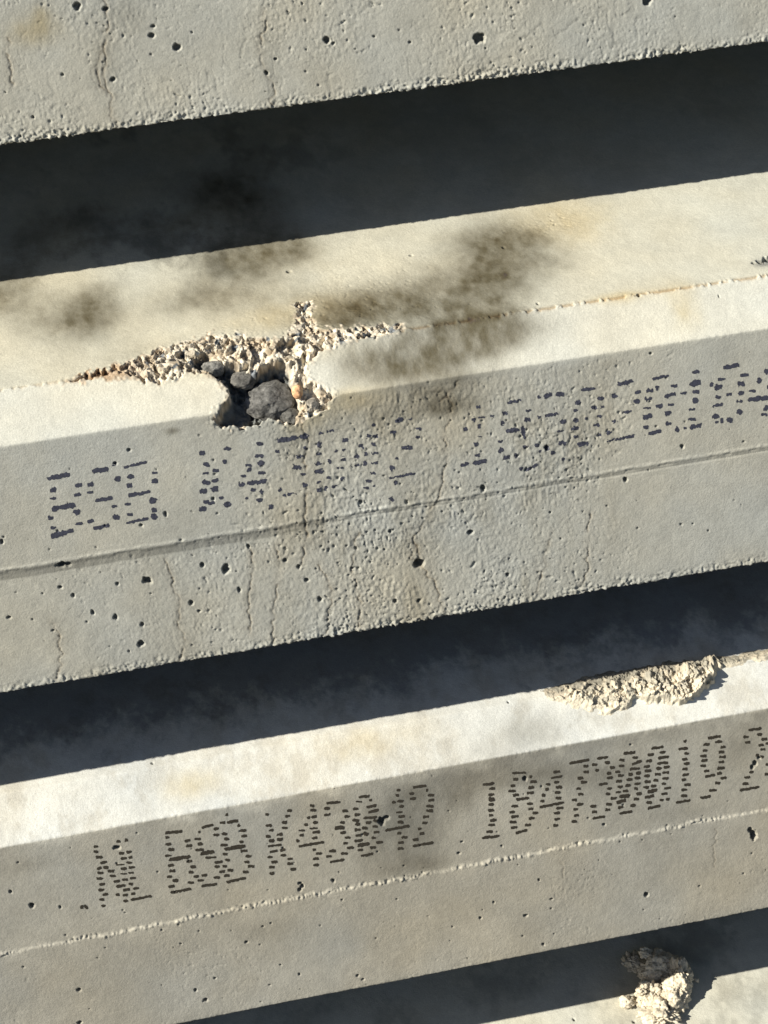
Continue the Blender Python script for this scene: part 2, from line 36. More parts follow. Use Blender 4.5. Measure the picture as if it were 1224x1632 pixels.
INK = {2:[[-36.8,76.0,-19.0,74.9,1.0],[-36.5,85.3,-31.2,85.5,1.0],[-38.1,91.8,-32.8,92.0,1.0],[-38.1,100.2,-19.5,100.1,1.0],[-41.4,106.7,-36.1,106.9,1.0],[-41.3,115.0,-36.0,115.3,1.0],[-42.0,121.8,-24.0,120.5,1.0],[-17.0,84.7,-11.7,84.9,1.0],[-19.0,91.8,-13.6,92.0,1.0],[-21.8,106.1,-16.5,106.3,1.0],[-21.5,115.0,-16.1,115.2,1.0],[-2.6,75.8,10.3,75.5,1.0],[-7.9,85.3,-2.6,85.6,1.0],[-9.2,91.9,-3.9,92.1,1.0],[12.8,84.4,18.1,84.6,1.0],[-4.2,99.2,10.2,99.3,1.0],[7.3,106.0,12.7,106.2,1.0],[7.3,115.0,12.7,115.2,1.0],[-12.3,114.9,-7.0,115.1,1.0],[-8.9,121.3,4.3,120.7,1.0],[13.3,72.7,16.8,72.9,1.0],[21.4,76.4,39.9,74.9,1.0],[22.9,84.5,28.3,84.7,1.0],[20.9,91.3,26.2,91.5,1.0],[42.1,84.5,47.5,84.7,1.0],[40.6,90.9,45.9,91.1,1.0],[21.1,99.1,39.5,99.0,1.0],[17.4,106.0,22.7,106.2,1.0],[37.3,106.4,42.7,106.6,1.0],[18.1,114.5,23.5,114.7,1.0],[37.2,114.3,42.6,114.5,1.0],[36.0,119.3,41.4,119.5,1.0],[16.5,121.2,34.2,120.2,1.0],[80.1,74.8,85.5,75.0,1.0],[81.8,84.5,87.2,84.7,1.0],[79.8,91.1,85.3,91.4,1.0],[79.2,97.9,85.6,99.5,1.0],[76.3,105.2,81.8,105.5,1.0],[77.3,114.3,82.8,114.5,1.0],[74.1,119.9,79.6,120.1,1.0],[88.5,90.5,93.9,90.8,1.0],[86.6,98.1,92.0,98.3,1.0],[85.6,105.0,91.1,105.2,1.0],[81.1,115.9,86.5,116.1,1.0],[99.7,74.6,105.1,74.9,1.0],[96.9,84.2,100.8,84.4,1.0],[90.2,113.1,94.1,113.3,1.0],[93.4,119.7,98.9,119.9,1.0],[124.7,74.5,130.2,74.7,1.0],[122.6,83.8,129.5,84.8,1.0],[123.9,90.4,129.3,90.6,1.0],[113.9,90.1,119.3,90.3,1.0],[123.3,98.0,128.8,98.2,1.0],[115.0,94.3,117.7,94.5,1.0],[108.1,98.0,113.5,98.2,1.0],[107.0,104.9,111.4,105.2,1.0],[114.1,105.2,129.2,105.4,1.0],[115.8,110.6,119.8,110.9,1.0],[121.7,113.5,126.1,113.8,1.0],[118.9,119.9,124.4,120.2,1.0],[110.8,116.5,113.5,116.7,1.0],[141.0,74.3,163.3,74.1,1.0],[138.5,82.6,142.4,82.9,1.0],[154.1,90.0,159.7,90.2,1.0],[150.2,97.5,157.3,98.1,1.0],[155.8,104.5,160.7,104.8,1.0],[155.9,113.1,160.4,113.4,1.0],[136.4,113.8,140.4,114.1,1.0],[139.5,119.3,151.2,119.1,1.0],[128.0,127.0,131.1,127.2,1.0],[173.7,74.0,178.1,74.2,1.0],[180.4,73.7,188.5,73.2,1.0],[171.3,82.7,175.7,82.9,1.0],[169.5,90.3,174.0,90.5,1.0],[167.7,97.5,173.2,97.8,1.0],[167.0,104.1,174.1,104.5,1.0],[166.9,112.7,171.3,113.0,1.0],[167.2,119.4,171.2,119.6,1.0],[172.9,119.1,175.5,119.3,1.0],[178.3,118.7,184.2,118.2,1.0],[191.6,82.8,196.5,83.0,1.0],[189.5,89.8,193.9,90.1,1.0],[184.3,90.1,188.3,90.3,1.0],[188.6,97.6,193.0,97.9,1.0],[184.9,104.3,190.3,104.6,1.0],[177.5,97.2,181.9,97.4,1.0],[186.7,113.0,190.7,113.3,1.0],[175.7,110.0,180.2,110.3,1.0],[161.6,74.1,166.0,74.4,1.0],[160.7,83.7,164.7,83.9,1.0],[214.8,74.0,219.3,74.2,1.0],[210.3,82.1,214.8,82.3,1.0],[216.1,82.8,220.6,83.1,1.0],[213.8,89.1,217.9,89.4,1.0],[202.9,89.6,208.5,89.8,1.0],[212.8,96.8,219.1,97.2,1.0],[206.3,96.3,210.3,96.5,1.0],[198.7,97.2,204.2,97.5,1.0],[196.2,104.4,202.9,104.2,1.0],[205.2,103.6,209.3,103.9,1.0],[211.9,104.5,218.3,104.2,1.0],[210.4,112.7,215.3,113.0,1.0],[206.2,119.0,211.8,119.2,1.0],[211.0,123.4,214.2,123.6,1.0],[203.5,124.1,208.9,124.5,1.0],[235.1,73.8,241.9,72.7,1.0],[244.8,73.2,248.4,73.4,1.0],[229.6,82.1,235.2,82.3,1.0],[250.3,82.3,254.8,82.6,1.0],[249.1,89.0,253.2,89.3,1.0],[242.0,96.9,246.9,97.2,1.0],[236.4,96.2,242.7,96.6,1.0],[230.1,103.8,234.6,104.1,1.0],[225.4,111.3,231.0,111.6,1.0],[224.9,118.9,246.4,118.3,1.0],[227.9,123.6,232.4,123.9,1.0],[223.5,136.4,227.1,136.7,1.0],[299.4,72.7,303.5,72.9,1.0],[295.2,81.9,299.3,82.1,1.0],[300.1,81.3,307.3,81.7,1.0],[298.9,88.3,303.0,88.5,1.0],[287.2,88.7,291.8,89.0,1.0],[297.8,96.3,302.4,96.5,1.0],[294.7,102.8,299.3,103.1,1.0],[294.8,111.8,299.8,112.1,1.0],[283.0,117.9,290.3,117.9,1.0],[293.1,118.0,304.6,117.5,1.0],[324.6,73.0,337.0,72.3,1.0],[320.0,80.7,325.0,81.0,1.0],[318.5,88.6,322.1,88.8,1.0],[309.9,81.6,314.0,81.9,1.0],[321.7,96.0,332.8,95.6,1.0],[334.1,95.6,338.1,103.4,1.0],[314.6,103.1,319.2,103.3,1.0],[314.4,111.2,319.0,111.5,1.0],[334.0,111.2,339.1,111.5,1.0],[317.0,117.9,324.0,117.4,1.0],[325.9,117.2,330.5,117.5,1.0],[349.4,72.0,352.6,72.4,1.0],[354.4,72.2,361.9,71.5,1.0],[364.1,72.1,372.4,72.5,1.0],[339.0,81.9,344.0,82.2,1.0],[337.5,88.9,342.9,89.3,1.0],[348.6,88.3,350.8,88.5,1.0],[354.1,88.5,365.6,88.3,1.0],[366.3,95.4,371.3,95.7,1.0],[363.1,102.7,368.7,103.0,1.0],[343.7,111.3,348.4,111.6,1.0],[363.8,112.6,370.3,113.0,1.0],[346.0,117.0,350.2,117.2,1.0],[351.5,115.3,356.1,115.5,1.0],[329.1,128.5,333.7,128.9,1.0],[334.9,131.0,345.4,127.8,1.0],[356.5,119.6,360.7,119.8,1.0],[364.8,126.2,368.1,126.4,1.0],[384.0,72.0,397.5,71.6,1.0],[379.4,81.5,385.1,81.7,1.0],[377.8,87.7,382.0,87.9,1.0],[376.7,95.7,381.4,96.0,1.0],[374.8,103.0,381.8,102.5,1.0],[376.0,109.1,380.1,109.3,1.0],[378.5,116.4,389.2,116.9,1.0],[392.2,87.7,397.7,88.0,1.0],[399.3,88.3,403.5,88.5,1.0],[396.1,95.4,401.7,95.7,1.0],[393.2,102.6,398.3,103.0,1.0],[385.8,95.0,389.1,95.2,1.0],[398.2,80.9,403.8,81.2,1.0],[394.7,110.7,399.4,111.0,1.0],[414.6,71.7,427.7,71.0,1.0],[409.2,80.7,414.3,81.0,1.0],[417.3,95.7,426.2,95.5,1.0],[408.9,101.6,412.6,101.8,1.0],[403.6,110.8,408.3,111.0,1.0],[402.7,117.5,426.7,116.7,1.0],[446.4,80.4,449.0,80.5,1.0],[444.0,72.0,457.6,71.2,1.0],[428.7,80.8,434.4,81.0,1.0],[426.8,88.1,432.4,88.4,1.0],[424.9,71.6,428.6,71.8,1.0],[438.5,80.9,444.6,81.2,1.0],[436.2,87.6,443.2,88.0,1.0],[434.8,94.9,441.8,95.3,1.0],[433.7,102.4,442.1,102.2,1.0],[433.3,111.0,439.1,111.2,1.0],[437.5,116.9,449.3,116.2,1.0],[446.3,80.5,448.6,80.6,1.0],[458.7,80.3,464.4,80.6,1.0],[452.8,88.0,462.8,87.0,1.0],[445.2,95.2,451.7,95.5,1.0],[455.4,95.3,461.1,95.6,1.0],[452.0,102.2,458.6,102.6,1.0],[452.2,110.5,458.3,110.9,1.0],[476.8,71.4,483.3,71.8,1.0],[474.4,81.5,484.3,80.7,1.0],[465.5,87.5,471.6,87.8,1.0],[476.4,87.8,482.5,88.2,1.0],[475.6,95.2,480.7,95.5,1.0],[472.3,102.0,478.0,102.3,1.0],[471.4,110.6,478.5,111.0,1.0],[459.9,116.9,464.1,117.2,1.0],[467.2,116.9,470.1,116.9,1.0],[472.0,117.2,483.4,116.2,1.0],[502.6,71.8,516.4,71.6,1.0],[498.0,80.8,504.1,81.2,1.0],[495.3,87.0,501.5,87.4,1.0],[495.1,95.2,500.3,95.5,1.0],[492.2,101.9,501.2,101.9,1.0],[491.5,110.8,497.7,111.2,1.0],[493.6,116.4,497.4,116.6,1.0],[498.4,115.4,501.7,115.6,1.0],[503.1,116.1,508.8,116.5,1.0],[517.1,80.6,524.2,81.0,1.0],[513.7,87.7,520.4,87.8,1.0],[514.3,94.9,520.0,95.3,1.0],[511.6,101.7,517.8,102.0,1.0],[511.8,110.7,517.0,111.0,1.0],[504.1,94.7,509.4,95.0,1.0],[491.6,84.1,493.6,84.3,1.0],[530.1,86.9,534.8,87.2,1.0],[523.7,94.8,529.4,95.1,1.0],[522.6,102.1,539.8,102.3,1.0],[534.6,110.7,540.4,111.0,1.0],[532.7,116.3,538.4,116.6,1.0],[536.8,80.3,542.5,80.6,1.0],[537.7,93.6,541.5,93.8,1.0]],3:[[-71.9,113.9,-68.7,113.0,1],[-68.7,113.0,-65.1,115.4,1],[-51.9,58.8,-48.4,59.1,1.0],[-52.7,63.7,-48.8,64.1,1.0],[-51.9,69.4,-46.2,69.9,1.0],[-49.1,75.2,-42.9,75.2,1.0],[-52.2,79.9,-48.3,79.8,1.0],[-47.1,80.1,-42.5,80.6,1.0],[-52.7,84.2,-47.6,84.5,1.0],[-54.1,89.4,-49.0,89.8,1.0],[-52.8,95.1,-47.7,95.5,1.0],[-54.4,100.4,-49.3,100.8,1.0],[-51.6,105.2,-46.5,105.6,1.0],[-55.0,109.6,-50.7,110.1,1.0],[-53.9,115.7,-50.5,116.0,1.0],[-44.0,84.2,-38.2,84.7,1.0],[-43.0,89.1,-37.6,89.6,1.0],[-32.9,58.1,-29.0,58.4,1.0],[-25.8,58.3,-22.4,58.6,1.0],[-32.2,69.5,-27.6,69.9,1.0],[-26.0,69.6,-21.3,69.7,1.0],[-31.3,74.8,-26.2,75.2,1.0],[-24.6,75.0,-21.2,75.3,1.0],[-36.5,79.5,-29.2,80.5,0.6],[-27.8,79.4,-22.5,80.3,0.8],[-32.9,84.1,-27.9,84.8,1.0],[-25.9,84.5,-20.8,84.7,1.0],[-34.0,88.8,-28.2,89.7,0.6],[-27.3,89.2,-22.4,90.0,0.7],[-40.2,95.0,-34.9,95.2,1.0],[-33.3,94.9,-28.3,95.4,0.8],[-26.6,94.9,-21.6,95.3,0.8],[-39.2,100.1,-31.0,100.3,1.0],[-28.5,99.9,-24.7,100.3,1.0],[-34.0,105.0,-27.7,105.1,1.0],[-25.0,105.1,-20.3,105.5,1.0],[-40.4,108.2,-37.3,108.5,1.0],[-35.1,109.6,-30.4,109.9,1.0],[-28.0,109.7,-23.7,109.8,1.0],[-35.5,115.2,-31.3,115.6,1.0],[-28.5,115.5,-11.1,115.4,1.0],[8.5,58.4,23.7,59.5,1.0],[8.3,62.7,11.4,63.0,1.0],[7.3,69.1,12.4,69.5,1.0],[9.1,74.4,14.3,74.8,1.0],[5.4,79.7,11.3,80.4,0.7],[8.4,83.9,26.5,84.6,1.3],[6.6,89.3,11.8,89.7,1.0],[7.0,94.8,12.2,95.2,1.0],[4.6,99.8,8.9,100.3,1.0],[8.4,104.6,13.6,105.0,1.0],[4.5,109.4,9.7,109.8,1.0],[5.5,115.5,23.0,115.5,1.0],[23.7,69.1,28.8,69.5,1.0],[24.5,74.2,29.7,74.6,1.0],[22.5,89.0,27.7,89.4,1.0],[25.2,94.8,30.4,95.2,1.0],[23.0,99.5,27.7,100.0,1.0],[21.1,109.3,26.3,109.7,1.0],[39.5,59.4,50.0,58.7,1.0],[36.2,63.1,38.5,63.3,1.0],[32.6,69.2,37.7,69.6,1.0],[34.2,74.4,38.5,74.8,1.0],[31.9,79.5,39.0,80.5,1.0],[35.5,84.0,47.2,84.0,1.3],[38.6,88.7,48.1,89.6,0.8],[49.8,63.0,54.1,63.4,1.0],[48.6,68.8,53.8,69.1,1.0],[45.8,94.7,52.8,95.4,1.0],[45.6,99.0,50.3,99.5,1.0],[49.0,104.5,54.2,104.9,1.0],[43.6,109.1,48.8,109.5,1.0],[26.5,104.4,31.3,104.8,1.0],[33.3,104.8,38.0,105.0,1.0],[29.5,108.9,35.0,109.4,0.8],[32.3,115.0,45.8,115.6,1.0],[60.9,51.3,63.6,51.5,1.0],[55.4,58.3,60.1,58.6,1.0],[61.4,59.0,71.6,59.0,1.0],[55.4,68.9,60.1,69.4,1.0],[56.9,74.2,61.6,74.7,1.0],[53.4,79.6,59.3,80.1,1.0],[56.0,83.8,74.3,84.2,1.3],[53.6,88.5,57.9,88.9,1.0],[55.0,94.5,59.7,95.0,1.0],[52.2,99.9,56.2,100.3,1.0],[55.8,104.7,61.0,105.1,1.0],[52.4,109.2,57.6,109.5,1.0],[53.4,115.4,70.7,115.1,1.0],[70.0,63.6,71.9,63.8,1.0],[71.3,69.2,76.6,69.6,1.0],[71.7,74.3,76.9,74.6,1.0],[69.3,79.4,73.2,79.7,1.0],[69.3,88.5,75.6,89.1,1.0],[72.7,94.4,77.9,94.8,1.0],[71.3,99.6,75.6,100.0,1.0],[73.5,104.5,79.6,105.1,1.0],[68.6,109.0,73.8,109.3,1.0],[94.2,58.0,97.8,58.4,1.0],[93.8,68.8,99.0,69.2,1.0],[95.6,73.8,99.9,74.2,1.0],[91.9,79.1,96.9,79.7,1.0],[94.2,83.6,99.3,84.0,1.2],[101.4,83.7,106.5,83.9,1.2],[93.1,88.5,105.1,89.5,0.8],[93.9,94.3,101.0,94.7,1.0],[102.8,94.7,107.6,94.6,1.0],[91.6,99.2,95.5,99.6,1.0],[93.5,104.3,99.7,104.9,1.0],[91.3,109.1,96.5,109.5,1.0],[91.0,114.9,95.4,115.3,1.0],[113.3,58.4,117.7,58.8,1.0],[111.1,63.1,115.5,63.5,1.0],[107.9,68.6,112.6,69.0,1.0],[107.2,73.8,112.0,74.3,1.0],[101.9,79.3,107.1,79.6,1.0],[102.6,99.6,107.4,100.1,1.0],[108.0,104.4,113.2,104.8,1.0],[107.3,108.8,112.5,109.2,1.0],[109.3,115.0,114.6,115.4,1.0],[132.8,57.6,137.1,58.0,1.0],[133.2,62.3,138.0,62.7,1.0],[129.3,68.7,132.4,68.8,1.0],[133.3,68.8,138.1,68.8,1.0],[126.6,74.5,129.7,74.8,1.0],[133.7,74.2,138.4,74.7,1.0],[120.8,79.0,126.3,79.9,0.7],[130.4,79.1,137.6,80.0,0.7],[121.0,83.8,125.0,84.2,1.0],[132.8,83.4,139.0,84.0,1.0],[131.5,88.7,136.2,89.2,1.0],[117.6,88.5,120.8,88.8,1.0],[119.1,94.2,141.5,94.5,1.0],[130.6,99.9,133.8,100.2,1.0],[133.1,104.3,138.4,104.6,1.0],[129.9,108.9,135.2,109.2,1.0],[129.3,114.8,134.6,115.2,1.0],[147.6,58.1,159.7,59.1,1.0],[145.1,62.9,150.4,63.2,1.0],[144.6,68.9,149.9,69.3,1.0],[160.2,68.5,165.4,68.9,1.0],[161.4,73.9,166.2,74.3,1.0],[157.0,79.1,161.8,79.6,1.0],[151.7,83.5,160.5,84.0,1.3],[156.1,88.7,161.4,89.0,1.0],[159.5,94.3,164.8,94.7,1.0],[157.6,99.3,162.0,99.7,1.0],[160.1,104.4,166.3,105.0,1.0],[144.4,104.3,150.4,104.9,1.0],[141.0,108.9,146.4,109.4,1.0],[154.3,108.9,160.6,109.5,1.0],[144.4,114.9,157.0,115.1,1.0],[175.7,57.9,185.3,58.6,1.0],[172.9,61.8,178.4,62.9,0.6],[184.3,62.7,187.1,63.0,1.0],[169.7,68.4,174.5,68.8,1.0],[170.3,74.2,175.1,74.6,1.0],[168.1,79.0,174.1,80.0,1.0],[169.9,83.3,174.7,83.8,1.2],[168.7,88.4,174.3,89.1,1.0],[174.8,87.9,180.8,88.9,1.0],[168.9,94.1,174.1,94.3,1.0],[175.8,93.7,180.6,94.4,1.2],[167.3,99.2,175.4,99.3,1.0],[169.8,104.1,180.1,103.9,1.3],[169.3,108.5,174.1,109.0,1.0],[171.5,114.6,182.1,114.6,1.0],[181.4,68.7,190.3,68.7,1.0],[182.4,74.1,191.8,73.5,1.0],[177.7,78.8,189.5,79.8,1.0],[179.1,83.4,184.2,84.1,1.0],[185.9,83.1,191.1,84.0,1.0],[184.5,88.5,189.3,89.0,1.0],[184.9,94.1,190.2,94.5,1.0],[182.5,99.2,186.6,99.6,1.0],[185.8,104.3,191.9,104.9,1.0],[180.1,108.4,185.4,108.8,1.0],[208.9,57.9,212.5,58.3,1.0],[207.6,62.7,210.8,63.0,1.0],[203.7,68.7,206.9,69.0,1.0],[208.1,68.5,213.9,69.0,1.0],[209.8,74.0,213.8,74.4,1.0],[206.3,79.0,211.9,79.4,0.7],[208.2,83.5,214.0,84.0,1.0],[206.7,88.8,211.9,89.3,1.0],[195.3,94.4,216.9,94.2,1.0],[205.2,99.3,208.8,99.6,1.0],[208.3,104.2,213.7,104.5,1.0],[205.0,108.6,210.3,109.0,1.0],[204.0,114.3,209.3,114.7,1.0],[223.5,58.0,235.4,58.6,1.0],[219.8,63.5,223.9,63.8,1.0],[219.5,68.5,224.8,68.8,1.0],[234.2,62.9,236.2,63.1,1.0],[235.3,68.5,241.3,69.0,1.0],[235.6,73.2,240.9,73.5,1.0],[233.1,78.3,239.3,79.4,1.0],[232.6,82.9,238.7,83.5,1.0],[229.0,88.1,234.4,88.5,1.0],[227.8,93.6,232.7,94.1,1.0],[223.2,98.5,226.9,98.9,1.0],[224.1,103.9,229.4,104.3,1.0],[217.9,108.2,223.3,108.6,1.0],[217.3,114.4,236.2,114.6,1.0],[284.7,67.6,294.5,68.2,1.0],[289.8,72.8,295.1,73.3,1.0],[288.7,78.4,294.0,78.9,1.0],[288.3,82.8,293.6,83.4,1.5],[287.4,87.7,292.4,88.1,1.0],[286.8,93.5,292.3,93.9,1.0],[287.1,98.4,291.2,98.7,1.0],[287.5,103.4,293.7,104.0,1.0],[285.4,107.7,291.6,108.3,1.0],[283.3,113.8,289.4,114.4,1.0],[279.2,119.2,295.0,120.0,1.0],[311.2,61.6,323.4,63.6,0.8],[311.4,68.0,316.4,68.4,1.0],[308.1,73.5,313.0,73.9,1.0],[306.4,78.6,313.0,79.2,1.0],[309.5,83.1,315.4,83.7,1.0],[312.3,87.7,324.2,88.5,1.0],[307.8,93.6,314.0,94.2,1.0],[305.3,98.9,310.2,99.4,1.0],[306.5,103.7,313.3,104.3,1.0],[304.6,108.5,311.1,109.1,1.0],[305.3,114.2,311.1,114.7,1.0],[309.1,120.2,320.0,119.6,1.0],[325.9,68.0,328.4,68.3,1.0],[326.2,73.4,332.2,73.9,1.0],[323.9,78.5,329.5,79.0,1.0],[322.3,83.2,328.7,83.8,1.0],[321.8,93.9,327.4,94.5,1.0],[322.3,99.2,327.2,99.7,1.0],[325.5,103.9,331.0,104.3,1.0],[321.9,108.5,327.4,108.9,1.0],[318.1,114.3,323.6,114.7,1.0],[347.3,67.7,353.8,68.2,1.0],[345.0,73.6,355.0,73.1,0.9],[347.3,78.1,351.9,78.5,1.0],[340.1,78.4,343.8,78.8,1.0],[338.8,83.2,342.6,83.5,1.0],[348.4,83.2,354.2,83.8,1.0],[335.3,88.1,339.0,88.5,1.0],[347.0,88.1,352.3,88.6,1.0],[333.1,93.7,337.3,94.1,1.0],[347.4,93.7,353.0,94.2,1.0],[332.5,99.3,354.7,99.2,1.0],[347.5,103.8,354.0,104.4,1.0],[344.9,108.1,350.4,108.5,1.0],[344.5,114.0,350.0,114.4,1.0],[343.2,119.8,348.2,120.3,1.0],[362.6,62.5,380.5,62.3,1.0],[374.5,67.7,379.5,68.1,1.0],[374.5,73.1,379.5,73.5,1.0],[368.4,78.3,373.9,78.7,1.0],[370.8,82.7,376.8,83.3,1.0],[366.6,88.0,370.7,88.4,1.0],[367.8,93.7,372.8,94.2,1.0],[362.2,98.3,366.8,98.8,1.0],[366.2,103.7,372.2,104.3,1.0],[362.1,108.0,367.1,108.4,1.0],[362.5,113.9,367.5,114.4,1.0],[360.0,119.5,365.0,120.0,1.0],[387.2,62.4,397.2,62.9,1.0],[382.2,67.8,387.2,68.3,1.0],[393.9,68.1,398.9,68.5,1.0],[384.8,73.6,388.5,74.0,1.0],[398.1,73.7,402.7,74.1,1.0],[394.9,78.7,399.5,79.1,1.0],[394.7,83.1,400.2,83.5,1.0],[387.1,88.0,395.0,88.5,1.0],[394.1,93.5,398.7,94.0,1.0],[392.8,98.7,397.0,99.1,1.0],[396.7,103.8,402.2,104.2,1.0],[378.1,108.1,383.6,108.5,1.0],[392.1,108.8,397.7,109.2,1.0],[379.0,113.9,384.0,114.3,1.0],[390.9,114.0,396.0,114.5,1.0],[379.4,120.1,391.0,120.2,1.0],[411.5,62.4,422.3,63.2,1.0],[407.1,68.2,412.1,68.6,1.0],[418.9,68.0,423.9,68.5,1.0],[406.1,73.7,411.1,74.1,1.0],[417.8,74.2,427.3,73.0,1.0],[402.6,78.8,407.2,79.3,1.0],[415.9,78.7,425.2,79.5,1.0],[404.9,83.0,410.6,83.5,1.0],[413.8,83.7,418.7,83.8,1.2],[421.0,83.6,426.3,84.2,1.2],[402.6,88.2,408.5,88.7,1.0],[412.2,88.4,417.7,88.8,1.0],[419.6,88.5,425.2,88.8,1.0],[403.5,93.7,409.0,94.1,1.0],[410.7,94.0,415.7,94.4,1.0],[419.3,94.0,424.8,94.3,1.0],[401.7,98.9,406.3,99.3,1.0],[408.2,98.9,413.3,99.3,1.0],[418.2,98.6,422.4,99.0,1.0],[405.1,103.9,414.4,104.5,1.3],[420.1,104.1,425.7,104.5,1.0],[401.7,108.7,411.0,108.6,1.3],[417.5,108.9,423.0,109.3,1.0],[402.7,114.2,408.3,114.6,1.0],[414.0,114.4,419.0,114.8,1.0],[403.9,120.2,415.7,120.4,1.0],[436.9,62.5,447.8,62.9,1.0],[432.8,68.1,438.6,68.6,1.0],[444.0,67.9,449.4,68.3,1.0],[431.1,73.9,436.6,74.3,1.0],[442.2,73.3,452.0,73.4,1.0],[428.9,79.0,434.8,79.5,1.0],[441.0,78.2,451.1,79.1,1.0],[429.6,83.4,435.5,83.9,1.0],[439.9,83.1,444.9,83.4,1.2],[446.8,83.3,452.3,83.7,1.2],[428.7,88.3,434.2,88.6,1.0],[438.2,88.3,443.8,88.7,1.0],[445.0,88.1,451.4,88.7,1.0],[428.3,93.8,434.4,94.4,1.0],[436.4,94.0,441.5,94.5,1.0],[445.1,93.8,451.0,94.3,1.0],[427.4,99.1,432.1,99.6,1.0],[434.2,99.2,439.3,99.6,1.0],[443.8,98.7,448.0,99.1,1.0],[430.1,104.2,439.6,104.3,1.3],[445.9,103.9,452.0,104.4,1.0],[427.5,109.0,436.4,109.1,1.2],[443.2,108.8,448.8,109.2,1.0],[428.6,114.6,434.1,115.0,1.0],[440.7,114.4,445.0,114.8,1.0],[447.1,114.9,450.5,115.2,1.0],[429.7,120.4,441.7,120.2,1.0],[466.5,61.5,468.8,61.7,1.0],[461.4,67.9,469.8,68.5,1.0],[466.0,73.5,470.6,73.9,1.0],[463.8,78.6,468.8,79.1,1.0],[465.0,83.2,470.8,83.7,1.0],[463.7,88.2,468.7,88.7,1.0],[463.1,93.7,469.5,94.2,1.0],[462.2,98.9,466.5,99.2,1.0],[464.4,104.0,470.5,104.6,1.0],[461.4,108.6,467.5,109.2,1.0],[461.1,114.4,466.7,114.8,1.0],[455.9,119.9,469.3,120.1,1.0],[488.4,62.7,500.4,62.9,1.0],[495.1,67.6,501.5,68.2,1.0],[483.9,68.1,490.2,68.7,1.0],[499.3,73.3,504.4,73.7,1.0],[483.1,73.8,487.4,74.2,1.0],[497.5,78.3,503.1,78.7,1.0],[480.5,78.8,486.4,79.3,1.0],[498.0,83.1,503.9,83.6,1.0],[481.4,83.3,487.3,83.8,1.0],[496.8,87.9,502.4,88.4,1.0],[479.9,88.2,485.7,88.7,1.0],[495.3,93.9,502.3,94.1,1.0],[483.0,93.9,488.5,94.4,1.0],[483.9,99.8,493.3,99.3,1.0],[494.9,98.7,499.5,99.1,1.0],[497.8,104.0,503.8,104.5,1.0],[492.7,107.8,497.9,108.3,1.0],[486.8,114.3,494.1,114.9,1.0],[478.6,119.9,488.3,120.0,1.0],[525.7,61.8,537.9,62.4,1.0],[520.7,67.7,526.2,68.2,1.0],[533.3,67.7,538.4,68.2,1.0],[522.4,73.5,527.1,73.9,1.0],[537.3,73.4,542.8,73.9,1.0],[533.9,78.4,539.4,78.8,1.0],[535.9,83.0,541.0,83.5,1.0],[531.1,87.9,534.5,88.2,1.0],[534.9,90.4,539.2,90.8,1.0],[525.0,103.3,529.3,103.7,1.0],[520.1,108.0,525.8,108.4,1.0],[518.3,113.9,524.0,114.3,1.0],[515.1,119.6,533.5,119.8,1.0],[541.3,78.1,545.6,78.5,1.0],[540.1,98.9,543.6,99.2,1.0],[538.9,108.4,543.2,108.8,1.0]]}
PTS = {"stone":[138.0,35.8],"pebble":[162.4,36.7],"stone2":[103.1,5.2],"stone3":[173.3,47.7],"stone4":[154.1,52.3],"stone5":[125.9,15.2],"lump":[448.6,-65.6],"l1":[472.1,-73.7],"l2":[439.9,-67.7],"l3":[442.5,-42.9],"l4":[436.6,-107.3],"l5":[456.3,-93.0],"l6":[425.6,-48.5],"l7":[417.2,-65.6],"l8":[462.0,-58.5]}
INK_CUTS = {2:[[-999,62.9,"blue-black dotted letters BSB"],[62.9,270.8,"blue-black dotted code K43042"],[270.8,999,"blue-black dotted number running off to the right"]],3:[[-999,-1.6,"brown-black dashed letters NL"],[-1.6,85.6,"brown-black dashed letters BSB"],[85.6,260.1,"brown-black dashed code K43042"],[260.1,511.3,"brown-black dashed number 184730019"],[511.3,999,"brown-black dashed figure 2 cut by the photo edge"]]}
GROUND_Z = -1.9132


# ------------------------------------------------------------------ noise
def _h(ix, iy, seed):
    n = (ix.astype(np.int64) * 374761393 + iy.astype(np.int64) * 668265263 + seed * 974634777) & 0xffffffff
    n = ((n ^ (n >> 13)) * 1274126177) & 0xffffffff
    n = (n ^ (n >> 16)) & 0xffffffff
    n = (n * 2246822519) & 0xffffffff
    n ^= n >> 15
    return (n & 0xffffff).astype(np.float64) / 0xffffff
def vn(x, y, s, seed):
    x = x / s + 1000.0; y = y / s + 1000.0
    ix = np.floor(x); iy = np.floor(y); fx = x - ix; fy = y - iy
    fx = fx*fx*fx*(fx*(fx*6-15)+10); fy = fy*fy*fy*(fy*(fy*6-15)+10)
    a = _h(ix, iy, seed); b = _h(ix+1, iy, seed); c = _h(ix, iy+1, seed); d = _h(ix+1, iy+1, seed)
    return ((a*(1-fx)+b*fx)*(1-fy) + (c*(1-fx)+d*fx)*fy) * 2 - 1
def fbm(x, y, s, seed, o=4, g=.5):
    r = 0; a = 1; t = 0
    for i in range(o):
        ca, sa = math.cos(i*1.1), math.sin(i*1.1)
        r = r + a * vn(x*ca + y*sa, -x*sa + y*ca, s / 2**i, seed + i*17); t += a; a *= g
    return r / t * 1.5
